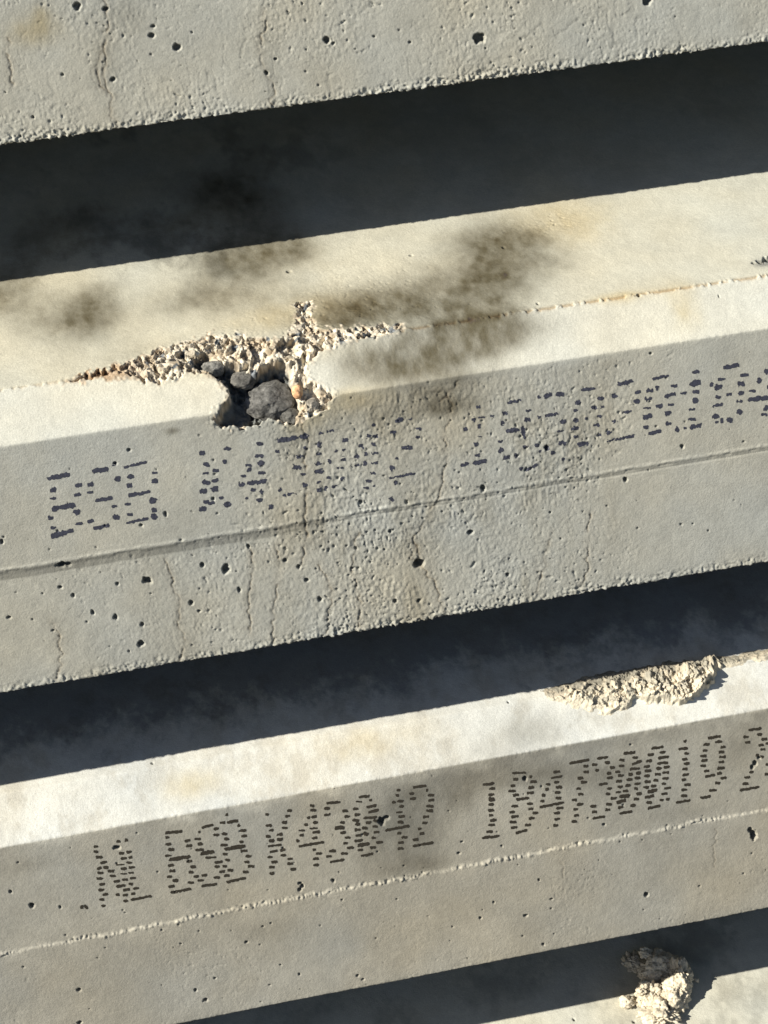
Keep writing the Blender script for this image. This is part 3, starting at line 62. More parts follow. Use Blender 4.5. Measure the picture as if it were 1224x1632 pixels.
def worley(x, y, s, seed):
    x = x / s + 1000.0; y = y / s + 1000.0
    ix = np.floor(x); iy = np.floor(y)
    f1 = np.full(x.shape, 9.0); f2 = np.full(x.shape, 9.0); idd = np.zeros(x.shape)
    for dx in (-1, 0, 1):
        for dy in (-1, 0, 1):
            cx = ix+dx; cy = iy+dy
            px = cx + _h(cx, cy, seed); py = cy + _h(cx, cy, seed+5)
            d = np.hypot(x-px, y-py); k = _h(cx, cy, seed+11)
            nearer = d < f1
            f2 = np.where(nearer, f1, np.minimum(f2, d)); f1 = np.where(nearer, d, f1); idd = np.where(nearer, k, idd)
    return f1*s, f2*s, idd
def facet(x, y, s, seed, tilt=1.0):                          # broken plates: every cell a tilted plane
    x = x / s + 1000.0; y = y / s + 1000.0
    ix = np.floor(x); iy = np.floor(y); f1 = np.full(x.shape, 9.0); out = np.zeros(x.shape)
    for dx in (-1, 0, 1):
        for dy in (-1, 0, 1):
            cx = ix+dx; cy = iy+dy
            px = cx + _h(cx, cy, seed); py = cy + _h(cx, cy, seed+5); d = np.hypot(x-px, y-py)
            v = _h(cx, cy, seed+11)-.5 + tilt*((_h(cx, cy, seed+13)-.5)*(x-px)*2+(_h(cx, cy, seed+17)-.5)*(y-py)*2)
            out = np.where(d < f1, v, out); f1 = np.minimum(f1, d)
    return out
def sstep(a, b, v):
    u = np.clip((v-a)/(b-a), 0, 1); return u*u*(3-2*u)
def seg_dist(X, T, a, b):
    dx, dy = b[0]-a[0], b[1]-a[1]; L = dx*dx+dy*dy + 1e-9
    u = np.clip(((X-a[0])*dx+(T-a[1])*dy)/L, 0, 1)
    return np.hypot(X-a[0]-u*dx, T-a[1]-u*dy)
def poly_sd(X, T, poly):                                    # >0 inside
    d = np.full(X.shape, 1e9); ins = np.zeros(X.shape, bool); n = len(poly)
    for i in range(n):
        a = poly[i]; b = poly[(i+1) % n]
        d = np.minimum(d, seg_dist(X, T, a, b))
        if a[1] != b[1]:
            c = ((a[1] > T) != (b[1] > T)) & (X < (b[0]-a[0])*(T-a[1])/(b[1]-a[1])+a[0])
            ins ^= c
    return np.where(ins, d, -d)

# ------------------------------------------------------------------ scene helpers
col = scene.collection
def empty(name, loc, label, cat, group=None):
    o = bpy.data.objects.new(name, None); col.objects.link(o); o.location = loc
    o['label'] = label; o['category'] = cat
    if group: o['group'] = group
    o.empty_display_size = .05
    return o
def mesh_np(name, V, F, mat, parent=None, tint=None, smooth=True):
    me = bpy.data.meshes.new(name)
    V = np.asarray(V, np.float32)
    quads = [f for f in F if isinstance(f, np.ndarray)]
    extra = [f for f in F if not isinstance(f, np.ndarray)]
    loops = []; starts = []; tot = 0
    for q in quads:
        n, k = q.shape
        loops.append(q.ravel()); starts.append(tot + np.arange(n)*k); tot += n*k
    for e in extra:
        loops.append(np.array(e)); starts.append(np.array([tot])); tot += len(e)
    loops = np.concatenate(loops).astype(np.int32); starts = np.concatenate(starts).astype(np.int32)
    me.vertices.add(len(V)); me.vertices.foreach_set('co', V.ravel())
    me.loops.add(len(loops)); me.loops.foreach_set('vertex_index', loops)
    me.polygons.add(len(starts)); me.polygons.foreach_set('loop_start', starts)
    me.update(calc_edges=True); me.validate()
    me.polygons.foreach_set('use_smooth', np.full(len(me.polygons), smooth))
    if tint is not None:
        at = me.attributes.new('tint', 'FLOAT_COLOR', 'POINT')
        c = np.ones((len(V), 4), np.float32); c[:, :3] = tint; at.data.foreach_set('color', c.ravel())
    me.materials.append(mat)
    o = bpy.data.objects.new(name, me); col.objects.link(o); o.parent = parent
    return o

# ------------------------------------------------------------------ materials
def concrete(name, attr=True, base=(.4, .38, .33), rough=.9, bump=.5, fine=.16):
    m = bpy.data.materials.new(name); m.use_nodes = True; nt = m.node_tree; N = nt.nodes; L = nt.links
    p = N['Principled BSDF']; p.inputs['Roughness'].default_value = rough
    p.inputs['Specular IOR Level'].default_value = .25
    tc = N.new('ShaderNodeTexCoord')
    def noise(s, det=4):
        n = N.new('ShaderNodeTexNoise'); n.inputs['Scale'].default_value = s; n.inputs['Detail'].default_value = det
        n.inputs['Roughness'].default_value = .65; L.new(tc.outputs['Object'], n.inputs['Vector']); return n
    if attr:
        a = N.new('ShaderNodeAttribute'); a.attribute_name = 'tint'; csrc = a.outputs['Color']
    else:
        r = N.new('ShaderNodeRGB'); r.outputs[0].default_value = (*base, 1); csrc = r.outputs[0]
    n1 = noise(900, 3); mr = N.new('ShaderNodeMapRange'); L.new(n1.outputs['Fac'], mr.inputs['Value'])
    mr.inputs['From Min'].default_value = .3; mr.inputs['From Max'].default_value = .7
    mr.inputs['To Min'].default_value = 1-fine; mr.inputs['To Max'].default_value = 1+fine
    mx = N.new('ShaderNodeMix'); mx.data_type = 'RGBA'; mx.blend_type = 'MULTIPLY'; mx.inputs['Factor'].default_value = 1
    L.new(csrc, mx.inputs[6]); L.new(mr.outputs['Result'], mx.inputs[7])
    L.new(mx.outputs[2], p.inputs['Base Color'])
    n2 = noise(650, 5); b = N.new('ShaderNodeBump'); b.inputs['Strength'].default_value = bump
    b.inputs['Distance'].default_value = .0006
    L.new(n2.outputs['Fac'], b.inputs['Height']); L.new(b.outputs['Normal'], p.inputs['Normal'])
    return m
MAT = {'concrete': concrete('weathered_concrete', bump=.55, fine=.13),
       'broken': concrete('broken_mortar', bump=.8, fine=.2),
       'ink_blue': concrete('blue_black_ink', False, (.042, .045, .065), .8, .3, .35),
       'ink_black': concrete('dark_brown_ink', False, (.035, .03, .022), .8, .3, .35)}

# ------------------------------------------------------------------ beam surface: relief (mm) and colour
ROUGH = {1: [(30, -40, 500, 60, .25)], 2: [], 3: [], 4: []}
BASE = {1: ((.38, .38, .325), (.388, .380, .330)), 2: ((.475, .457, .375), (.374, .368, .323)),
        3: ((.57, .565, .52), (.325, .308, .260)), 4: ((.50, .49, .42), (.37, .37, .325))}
def dims(b):
    A, C, B = [np.array(q) for q in BEAM_YZ[b]]
    return A, C, B, np.linalg.norm(C-A)*1000, np.linalg.norm(B-C)*1000

def relief(b, X, T):
    A, C, B, lc, ls = dims(b)
    S0 = b*100
    h = .35*fbm(X, T, 90, S0+1, 3) + .06*fbm(X, T, 9, S0+2, 3) + .06*vn(X, T, 2.1, S0+3)
    dep = np.zeros(X.shape)                                  # depth of broken areas along the chamfer's inward direction
    top = T < 0; ch = (T >= 0) & (T < lc); side = T >= lc
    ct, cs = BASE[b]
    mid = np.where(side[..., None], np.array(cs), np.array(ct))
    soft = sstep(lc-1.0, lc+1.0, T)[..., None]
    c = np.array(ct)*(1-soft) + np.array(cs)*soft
    mott = fbm(X, T, 45, S0+5, 5, .6)
    c = c * (1 + (.07+.03*(b == 3))*mott[..., None]) * (1 + .035*fbm(X, T, 16, S0+50, 4, .7)[..., None]) * (1 + .05*fbm(X, T, 6, S0+6, 3)[..., None])
    c = c * (1 + np.array([.03, .0, -.05])*fbm(X, T, 70, S0+7, 3)[..., None])
    if b == 2:
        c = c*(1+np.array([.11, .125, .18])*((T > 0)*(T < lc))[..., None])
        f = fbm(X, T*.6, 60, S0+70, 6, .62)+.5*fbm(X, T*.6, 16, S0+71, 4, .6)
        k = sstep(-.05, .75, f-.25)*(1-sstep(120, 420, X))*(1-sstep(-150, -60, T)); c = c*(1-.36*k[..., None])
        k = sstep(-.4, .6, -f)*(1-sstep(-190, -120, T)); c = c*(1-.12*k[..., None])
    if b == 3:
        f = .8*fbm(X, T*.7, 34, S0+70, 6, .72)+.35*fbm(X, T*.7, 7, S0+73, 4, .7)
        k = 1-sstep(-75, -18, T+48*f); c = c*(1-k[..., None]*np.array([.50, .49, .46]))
        k = sstep(-.1, .7, fbm(X, T*.7, 22, S0+72, 5, .68))*(T < lc); c = c*(1-k[..., None]*np.array([.13, .15, .18]))
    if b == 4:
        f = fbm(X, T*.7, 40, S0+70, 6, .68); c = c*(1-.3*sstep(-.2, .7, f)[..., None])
    # ---- zone of wrinkled, pitted skin
    rm = np.zeros(X.shape)
    seam = lc + (ls*.5 if b != 3 else ls*.493)
    if b == 2:
        wv = 28*fbm(X, T, 60, S0+8, 3)
        rm = sstep(60, 190, X+wv) * (1-sstep(370, 470, X+wv*1.3+(T-lc)*.25)) * sstep(lc, lc+10, T)
        rm = np.maximum(rm, .5*sstep(-60, 20, X+wv)*(T > seam)*(1-sstep(390, 440, X+wv)))
        rm = rm*(.45+.55*sstep(-.5, .5, fbm(X, T, 38, S0+60, 3)))
        rm = np.maximum(rm, .40*np.exp(-(((X-230+wv*.5)/100)**2+((T+30)/70)**2)))
        rm = np.maximum(rm, .6*np.exp(-(((X-400)/34)**2+((T+122)/16)**2)))
    if b == 1:
        rm = .38*sstep(-.2, .4, fbm(X, T, 60, S0+8, 3)) + .15
        rm = rm*(T > lc)
    if b == 3:
        rm = .16*sstep(0, .5, fbm(X, T, 50, S0+8, 3)) * (T > seam) + .3*np.exp(-(((X-365)/30)**2+((T-seam-40)/18)**2))
    qx = X+2.5*vn(X, T, 8, S0+61); qt = T+2.5*vn(X, T, 8, S0+62)
    wr = 1-np.abs(vn(qx, qt*.5, 6.0, S0+9)); wr2 = 1-np.abs(vn(qx, qt*.6, 3.0, S0+10))
    on = sstep(-.3, .5, fbm(X, T, 14, S0+14, 2))
    h += rm*(.36*(wr-.6)*on + .45*(wr2-.6)*(.3+.7*sstep(-.3, .5, vn(X, T, 10, S0+63)))+.34*vn(X, T*.7, 1.7, S0+12))
    f1, f2, idd = worley(qx, qt, 6.5, S0+13); pr = .4+2.6*np.maximum(idd-.55, 0)
    pit = (idd > .6)*(1-sstep(pr*.5, pr*1.1, f1))*sstep(-.5, .2, vn(X, T, 24, S0+64)); h -= rm*1.9*pit
    g1, g2, gi = worley(qx+40, qt, 3.3, S0+15); pr = .35+1.2*np.maximum(gi-.5, 0)
    pit2 = (gi > .5)*(1-sstep(pr*.5, pr*1.2, g1))*sstep(-.2, .4, vn(X, T, 17, S0+65)); h -= rm*1.1*pit2; pit = np.maximum(pit, pit2*.7)
    c = c*(1-.30*(rm*sstep(.5, 1.0, pit))[..., None])
    c = c*(1-.10*rm[..., None]*sstep(0, .8, -vn(X, T*.8, 5.2, S0+9)**2+.4)[..., None])
    if b == 2: c = c*(1-rm[..., None]*sstep(-.3, .6, fbm(X, T*.35, 40, S0+90, 5, .6))[..., None]*np.array([.20, .23, .28]))
    if b in (1, 2):
        a_ = np.abs(vn(X+3*vn(X, T, 7, S0+80)+1.2*vn(X, T, 2.5, S0+84), T*.16, 7.5, S0+81))
        k = (1-sstep(.0, .10, a_))*sstep(.1, .5, fbm(X, T*.5, 26, S0+82, 3))*(rm if b == 2 else .5*(T > lc))*(T > seam-40 if b == 2 else 1)
        h -= .55*k; c = c*(1-.22*k[..., None])
        k = sstep(.45, .8, vn(X, T*.6, 2.6, S0+83))*rm*sstep(0, .5, fbm(X, T, 20, S0+85, 3)); c = c*(1+.16*k[..., None]); h += .2*k
    # ---- random small bug holes
    f1, f2, idd = worley(X, T, 21, S0+20)
    r = .35+1.0*np.maximum(idd-.6, 0)*2.2
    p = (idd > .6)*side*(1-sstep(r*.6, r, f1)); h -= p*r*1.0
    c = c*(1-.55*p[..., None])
    # ---- surveyed pores
    for (x, t, rr) in PORES.get(b, []):
        m = (np.abs(X-x) < rr*3+3) & (np.abs(T-t) < rr*3+3)
        if not m.any(): continue
        a = .35*math.sin(x*7.1+t); dx = X[m]-x; dt = T[m]-t
        d = np.hypot(dx*(1+a*.5), dt*(1-a*.5))/rr + .26*vn(dx+x, dt+t, 2.0, 77)
        k = 1-sstep(.62, 1.02, d)
        h[m] -= k*(rr*1.5+.5)
        h[m] += .12*np.exp(-((d-1.15)/.15)**2)
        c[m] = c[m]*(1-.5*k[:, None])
    # ---- hairline cracks with weathered lips
    for ci, L in enumerate(CRACKS.get(b, [])):
        xs = [q[0] for q in L]; tt = [q[1] for q in L]
        m = (X > min(xs)-14) & (X < max(xs)+14) & (T > min(tt)-8) & (T < max(tt)+8)
        if not m.any(): continue
        xm = X[m]; tm = T[m]
        xj = xm + 1.9*vn(xm*.3, tm, 4.5, 500+ci) + .9*vn(xm, tm, 1.8, 520+ci)
        d = np.full(xm.shape, 1e9)
        for i in range(len(L)-1): d = np.minimum(d, seg_dist(xj, tm, L[i], L[i+1]))
        gap = sstep(-.75, .1, vn(xm*.1, tm, 7, 540+ci))
        k = np.exp(-(d/.62)**2)*gap; halo = np.exp(-(d/3.6)**2)
        big = .75 if b != 3 else .35
        h[m] -= big*(k*1.0 + halo*.22*(vn(xm, tm, 2.4, 560)+.3))
        c[m] = c[m]*(1-big*(.42*k+.13*halo)[:, None]*np.array([.85, 1.0, 1.15]))
    # ---- stains
    F = {1: np.zeros(X.shape), 2: np.zeros(X.shape), 3: np.zeros(X.shape)}
    for (x, t, rx, rt, kind) in STAINS.get(b, []):
        kk_ = int(kind) if kind in (2, 3) else 1
        F[kk_] = np.maximum(F[kk_], 0)+(1 if kk_ > 1 else kind)*np.exp(-(((X-x)/rx)**2+((T-t)/rt)**2)*1.0)
    for kk_, Fk in F.items():
        if Fk.max() <= 0: continue
        tk = T*.65
        nz = .55*fbm(X, tk, 42, S0+40, 3, .5)+.45*fbm(X, tk, 14, S0+41, 5, .6)
        Fc = Fk/(1+.3*Fk); k = sstep(.0, 1.35, Fc*(1+.26*nz)*1.12+.14*nz*sstep(.02, .4, Fk))*(1+.15*fbm(X, tk, 7, S0+42, 3))
        if kk_ == 2: mul = 1-k[..., None]*np.array([.08, .17, .34])
        elif kk_ == 3: mul = 1-k[..., None]*np.array([.9, .88, .82])
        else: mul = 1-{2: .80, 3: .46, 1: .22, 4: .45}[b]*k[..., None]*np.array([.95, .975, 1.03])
        c = c*np.clip(mul, .1, 1)
    # ---- corner lines
    e = vn(X, T*.2, 3.0, S0+30)+.5*vn(X, T, 1.3, S0+31)
    if b == 2:
        amt = sstep(190, 260, X)*.45+.55
        k = np.exp(-((T-.9*e)/1.9)**2)*amt*sstep(-.7, .1, e)
        h -= 1.5*k; c = c*(1-k[..., None]*np.array([.28, .40, .52]))
        k2 = np.exp(-((T-.6*e-1.6)/.8)**2)*amt; h += .25*k2
        k = np.exp(-((T-lc)/1.4)**2); h += k*.16*e
        # seam between mould plates
        w = .5*vn(X, T*0, 30, 612); left = 1-sstep(110, 220, X)
        h += (.5+.3*left)*(1-sstep(seam-1.2+w, seam+1.0+1.6*left+w, T))*sstep(lc+2, seam-30, T)
        kk = sstep(seam-1.5+w, seam-.2+w, T)*(1-sstep(seam+1.8+4.2*left+w, seam+2.8+4.6*left+w, T))
        c = c*(1-((.24*left+.14)*kk)[..., None]); kl = np.exp(-((T-seam+2.6-w)/1.1)**2); c = c*(1+.22*kl[..., None]); h += .35*kl*(.6+.8*vn(X, T, 3, 614))  # shade under the step and its bright upper line put into the colour
        h -= .45*np.exp(-((T-seam-2.6-w)/.7)**2)*(1-left)
        h -= .5*np.exp(-((T-seam-w)/1.1)**2)*sstep(.1, .6, vn(X, T*0, 7, 613))
    if b == 3:
        k = np.exp(-((T-lc)/1.6)**2); h += k*.25*e
        w = .6*vn(X, T*0, 25, 712)
        jag = .7*vn(X, T, 2.0, 713)+.5*vn(X, T*.3, 4.0, 714)
        h += .75*sstep(seam-2.0+w, seam+1.4+w, T+jag*.7)*(1-sstep(seam+6, seam+70, T))
        kk = np.exp(-((T-seam-w-1.2*vn(X, T*0, 9, 720))/1.9)**2)
        g = worley(X, T*.8, 1.9, 719)[2]-.5
        h += kk*(.15+.9*vn(X, T*.5, 1.5, 721)+1.1*g+.8*jag)*(.25+.85*sstep(-.6, .5, fbm(X, T*0, 24, 722, 3))); c = c*(1+.34*(kk*(.6+.6*vn(X, T, 1.8, 723)))[..., None])  # lit sparkle of the ledge put into the colour as well
        # white laitance along the top corner of the side
        k = (1-sstep(2, 9, T-lc+5*fbm(X, T*0, 16, 715, 3)))*(T > lc)
        k = k*sstep(-.2, .5, fbm(X, T, 22, 716, 3)); c = c*(1+.30*k[..., None])
        k = (1-sstep(3, 22, T-lc+9*fbm(X, T, 16, 717, 4)))*(T > lc)*sstep(200, 270, X)
        c = c*(1-.20*k[..., None])
        # faint crease line on the right of the shoulder
        k = np.exp(-((T-1)/1.0)**2)*sstep(530, 545, X); h -= .8*k; c = c*(1-.3*k[..., None])
    # ---- crumbly lower edge
    te = lc+ls
    ek = sstep(te-(11 if b != 3 else 5), te-1, T+3*vn(X, T, 9, S0+33)) * (T < te+4)
    amp = {1: 1.5, 2: 1.4, 3: .35, 4: .4}[b]*(.6+.6*sstep(-.4, .5, vn(X, T*0, 55, S0+34)))
    g1, g2, gi = worley(X, T, 2.6, S0+35)
    h += ek*amp*(1.1*(gi-.5)+.7*vn(X, T, 1.7, S0+36)-.25)
    h -= sstep(te-2.5, te+1, T)*amp*.9*np.maximum(0, vn(X, T*0, 6, S0+37)+.4*vn(X, T*0, 2, S0+38))
    c = c*(1+.10*(ek*vn(X, T, 2.2, S0+39))[..., None])
    # ---- big chip on the shoulder of the second beam
    if b == 2:
        m = (X > -45) & (X < 290) & (T > -60) & (T < lc+25)
        xm = X[m]; tm = T[m]
        jx = 1.9*vn(xm, tm, 7, 801)+1.5*vn(xm, tm, 3.0, 802); jt = (1.9*vn(xm, tm, 7, 803)+2.4*vn(xm, tm*.5, 2.8, 804))*(1+.7*(tm < -3))
        s1 = poly_sd(xm+jx, tm+jt, POLYS['chip']) - (1.6*np.maximum(0, vn(xm, tm, 5, 840))+1.0)*sstep(190, 215, xm)*(tm < 8); s2 = poly_sd(xm+jx*.6, tm+jt*.6, POLYS['deep']); s3 = poly_sd(xm+jx*.5, tm+jt*.5, POLYS['slot'])
        f1, f2, idd = worley(xm+2*vn(xm, tm, 5, 806), tm+2*vn(xm, tm, 5, 807), 4.6, 805)
        g1, g2, gi = worley(xm, tm*.6, 2.3, 808)
        crust = np.exp(-np.maximum(-s1, 0)/2.2)*(s1 <= 0)
        dd = sstep(0, 2.5, s1)*(1.5+.22*np.minimum(s1, 16)) + sstep(0, 3.0, s2)*(9+.9*np.minimum(s2, 9)) + sstep(0, 2, s3)*5
        inn = sstep(-.3, .8, s1)
        # smooth cast of a lost pebble at the left end of the hole
        ax, at_ = PTS['stone']; bx = ax-26; bt = at_+9
        sm = 1-sstep(.75, 1.0, np.hypot((xm-bx)/14, (tm-bt)/15))
        rug = (1-.9*sm*sstep(0, 3, s2))
        rg = lambda sc, sd_, st=1.0: 1-2*np.abs(vn(xm+1.5*vn(xm, tm, 5, sd_+50), tm*st, sc, sd_))
        wx = xm+1.6*vn(xm, tm, 6, 850); wt = tm*.75+1.6*vn(xm, tm, 6, 851)
        fa = facet(wx, wt, 11, 852, 1.1); fb = facet(wx, wt, 5.6, 853, 1.2); fc = facet(wx, wt, 3.0, 854, 1.2)
        dd += inn*rug*(4.6*fa+4.4*fb+2.6*fc+.35*vn(xm, tm*.55, 1.5, 823)+1.0)
        dd = np.where(inn > 0, np.maximum(dd, .15*inn), 0)
        dep[m] += dd
        hm = h[m]; hm += crust*(1.1*vn(xm, tm, 2.0, 810)+.2); h[m] = hm
        cc = c[m]
        tan = np.array([.40, .33, .24]); dark = np.array([.055, .06, .065]); cream = np.array([.58, .52, .42]); brown = np.array([.30, .21, .13])
        u = sstep(-.8, .4, vn(xm, tm, 7, 830)+.5*vn(xm, tm, 2.2, 831))[:, None]
        cell = cream*u+tan*(1-u)
        st = (idd > .94)[:, None]; cell = np.where(st, dark*2.6, cell); cell = cell*(1+.35*fc)[:, None]
        cell = cell*(1+.16*vn(xm, tm, 1.6, 832)[:, None])
        cell = cell*(1+.18*vn(xm, tm, 1.7, 813)[:, None])
        ds = sstep(1.5, 4.5, s2)[:, None]
        grey = np.array([.13, .135, .13])*(1+.4*(idd-.5)[:, None])
        cell = cell*(1-ds)+grey*ds
        cell = cell*(1+.18*vn(xm, tm, 1.7, 813)[:, None])
        k = np.maximum(inn, sstep(-3.2, .5, s1+1.8*vn(xm, tm*.6, 2.2, 860))*.75*(tm < 40))[:, None]
        rust = np.exp(-((xm-15)/26.)**2)[:, None]*k*.8
        cc = cc*(1-k)+cell*k
        cc = cc*(1-rust)+np.array([.36, .24, .14])*rust
        c[m] = cc
    return h, dep, np.clip(c, .01, .9)

GRID = {}
def beam_frame(b):
    A, C, B, lc, ls = dims(b)
    H = A[1]-B[1]; back = {1: .75, 2: .75, 3: .75, 4: .75}[b]  # unseen depth stretched to keep light from behind out of the gaps
    yc = A[0]+back/2
    return A, C, B, lc, ls, H, back, yc

def make_beam(b, label, t_top, step):
    A, C, B, lc, ls, H, back, yc = beam_frame(b)
    org = np.array([.1, yc, B[1]])
    root = empty('concrete_sleeper', tuple(org), label, 'concrete sleeper', 'concrete sleepers stacked in steps')
    te = lc+ls
    xd = np.arange(-230, 680+1e-6, step)
    xs = np.concatenate([np.linspace(-1250, -240, 18), xd, np.linspace(690, 1450, 18)])
    t0, t1 = t_top
    td = np.concatenate([np.arange(-400, t0, 4.0), np.arange(t0, t1, step)]) if t0 < 0 else np.arange(t0, t1, step)
    dt_ = (B-C)/np.linalg.norm(B-C); dc_ = (C-A)/np.linalg.norm(C-A)
    def P(t):                                               # unrolled profile, mm -> metres
        t = np.asarray(t, float)[:, None]
        top = A + np.array([-1, 0.])*t/1000
        chm = A + dc_*t/1000; sd_ = C + dt_*(t-lc)/1000; un = B + np.array([1, 0.])*(t-te)/1000
        return np.where(t < 0, top, np.where(t < lc, chm, np.where(t < te, sd_, un)))
    r = 1.1
    off = np.linspace(-2.2, 2.2, 15); wg = np.exp(-off**2/2); wg /= wg.sum()
    def PS(t, r): return sum(wi*P(t+o*r) for o, wi in zip(off, wg))
    p = PS(td, r); q = PS(td+.05, r)-PS(td-.05, r); tan = q/np.linalg.norm(q, axis=1)[:, None]
    # tangent runs back->front->down; outward normal is 90 degrees to it
    nrm = np.stack([tan[:, 1], -tan[:, 0]], 1)
    X, T = np.meshgrid(xs, td)                              # rows: t, cols: x
    hh, dep, cc = relief(b, X, T)
    fade = sstep(-240, -228, X)*(1-sstep(679, 690, X)); hh = hh*fade
    cin = np.array([math.cos(math.radians(54)), -math.sin(math.radians(54))])*1.0   # into the concrete, square to the chamfer
    Y = p[:, None, 0]+nrm[:, None, 0]*hh/1000 + cin[0]*dep/1000
    Z = p[:, None, 1]+nrm[:, None, 1]*hh/1000 + cin[1]*dep/1000
    GRID[b] = (xs, td, Y, Z, nrm)
    # remaining coarse profile: behind and below
    Ab = np.array([A[0]+back, A[1]]); Cb = Ab+np.array([-dc_[0], dc_[1]])*lc/1000; Bb = Cb+np.array([-dt_[0], dt_[1]])*ls/1000
    tail = [B+np.array([.0095, 0]), Bb, Cb, Ab]
    nx = len(xs); rows = [np.stack([X/1000, Y, Z], -1).reshape(-1, 3)]
    cols_ = [cc.reshape(-1, 3)]
    for k in tail:
        rows.append(np.stack([xs/1000, np.full(nx, k[0]), np.full(nx, k[1])], -1)); cols_.append(np.tile(np.array([.10, .10, .095]), (nx, 1)))  # hidden underside and back coloured dark to deepen shade in the gaps
    V = np.concatenate(rows)-org; Cc = np.concatenate(cols_)
    nr = len(td)+4
    I = np.arange(nr*nx).reshape(nr, nx); J = np.roll(I, -1, axis=0)
    q = np.stack([I[:, :-1], J[:, :-1], J[:, 1:], I[:, 1:]], -1).reshape(-1, 4)
    F = [q, list(I[::-1, 0]), list(I[:, -1])]
    body = mesh_np('body', V, F, MAT['concrete'], root, Cc)
    return root, org

def surf(b, x, t, lift=0.0):                                # point on the finished surface (metres, world)
    xs, td, Y, Z, nrm = GRID[b]
    i = np.interp(x, xs, np.arange(len(xs))); j = np.interp(t, td, np.arange(len(td)))
    i0 = np.clip(np.floor(i).astype(int), 0, len(xs)-2); j0 = np.clip(np.floor(j).astype(int), 0, len(td)-2); fi = i-i0; fj = j-j0
    def bl(G): return (G[j0, i0]*(1-fi)+G[j0, i0+1]*fi)*(1-fj)+(G[j0+1, i0]*(1-fi)+G[j0+1, i0+1]*fi)*fj
    n = nrm[j0]*(1-fj)[:, None]+nrm[j0+1]*fj[:, None]
    return np.stack([np.asarray(x)/1000, bl(Y)+n[:, 0]*lift/1000, bl(Z)+n[:, 1]*lift/1000], -1)

def make_ink(b, root, org, mat, cuts):                      # one mesh per printed word or number
    for lo, hi, lab in cuts:
        o = ink_word(b, root, org, mat, [q for q in INK[b] if lo <= (q[0]+q[2])/2 < hi]); o['label'] = lab

def ink_word(b, root, org, mat, strokes):
    V = []; Q = []; nv = 0; s = .42
    for k, (x0, t0, x1, t1, w) in enumerate(strokes):
        hw = w*(2.05 if b == 2 else 1.42)
        if b == 2:
            hw *= .9+.25*math.sin(k*2.3)
        pad = hw+1.0
        gx = np.arange(min(x0, x1)-pad, max(x0, x1)+pad, s); gt = np.arange(min(t0, t1)-pad, max(t0, t1)+pad, s)
        if b == 3: gt = np.arange(min(t0, t1)-pad, max(t0, t1)+pad, s)
        X, T = np.meshgrid(gx, gt)
        xa, xb = (x0+hw*.9, x1-hw*.9) if x1-x0 > 2*hw else ((x0+x1)/2, (x0+x1)/2+.01)
        d = seg_dist(X, T*.92, (xa, t0*.92), (xb, t1*.92))
        d = d-hw*(1+.26*vn(X, T, 1.7, 900+b)+.14*vn(X, T, .8, 903))
        if b == 2:
            d += .7*sstep(.2, .8, vn(X, T, 2.6, 905))+.9*sstep(.1, .7, vn(X, T, 1.3, 906))*sstep(90, 140, X)*(1-sstep(400, 460, X)) + .25*sstep(-.2, .6, vn(X, T, 22, 907))
        ins = d < 0
        P = surf(b, X.ravel(), T.ravel(), .16)-org
        n, m = X.shape; I = np.arange(n*m).reshape(n, m)+nv
        ok = (ins[:-1, :-1].astype(int)+ins[1:, :-1]+ins[1:, 1:]+ins[:-1, 1:]) >= 3
        q = np.stack([I[:-1, :-1], I[1:, :-1], I[1:, 1:], I[:-1, 1:]], -1)[ok]
        if len(q) == 0: continue
        V.append(P); Q.append(q); nv += n*m
    V = np.concatenate(V); Q = np.concatenate(Q)
    used = np.unique(Q); mp = np.full(len(V), -1); mp[used] = np.arange(len(used))
    return mesh_np('printed_code', V[used], [mp[Q]], mat, root)

# ------------------------------------------------------------------ rocks
def n3(P, s, seed):
    return (vn(P[:, 0]+P[:, 2]*.7, P[:, 1]-P[:, 2]*.4, s, seed)+vn(P[:, 1]+P[:, 0]*.6, P[:, 2]-P[:, 0]*.3, s, seed+3)+vn(P[:, 2]+P[:, 1]*.5, P[:, 0]-P[:, 1]*.45, s, seed+6))/1.8
_ico = {}
def ico(n):
    if n in _ico: return _ico[n]
    import bmesh
    bm = bmesh.new(); bmesh.ops.create_icosphere(bm, subdivisions=n, radius=1)
    V = np.array([v.co[:] for v in bm.verts]); F = np.array([[v.index for v in f.verts] for f in bm.faces]); bm.free()
    _ico[n] = (V, F); return V, F
def rock(center, size, seed, n=5, big=.18, fine=.06, facets=0.0):   # size mm, centre in metres world
    V, F = ico(n); V = V.copy()
    r = 1+big*n3(V*10, 9, seed)+fine*n3(V*10, 3.0, seed+20)+fine*.6*n3(V*10, 1.2, seed+40)
    if facets:
        rng = np.random.default_rng(seed)
        D = rng.normal(size=(11, 3)); D /= np.linalg.norm(D, axis=1)[:, None]
        lim = rng.uniform(.60, .88, 11)
        dp = V@D.T; cut = np.where(dp > .05, lim/np.maximum(dp, .05), 9).min(1)
        r = r*(1-facets)+np.minimum(r, cut+.03*n3(V*10, 2.0, seed+60))*facets
    P = V*r[:, None]*np.array(size)/1000+np.asarray(center)
    return P, F, r

# ------------------------------------------------------------------ ground under the stack
gm = concrete('dusty_ground', False, (.085, .08, .07), .95, .6, .3)
s = 400.0
g = mesh_np('ground', [(-s, -s, GROUND_Z), (s, -s, GROUND_Z), (s, s, GROUND_Z), (-s, s, GROUND_Z)], [np.array([[0, 1, 2, 3]])], gm, None, None, False)
g['kind'] = 'structure'

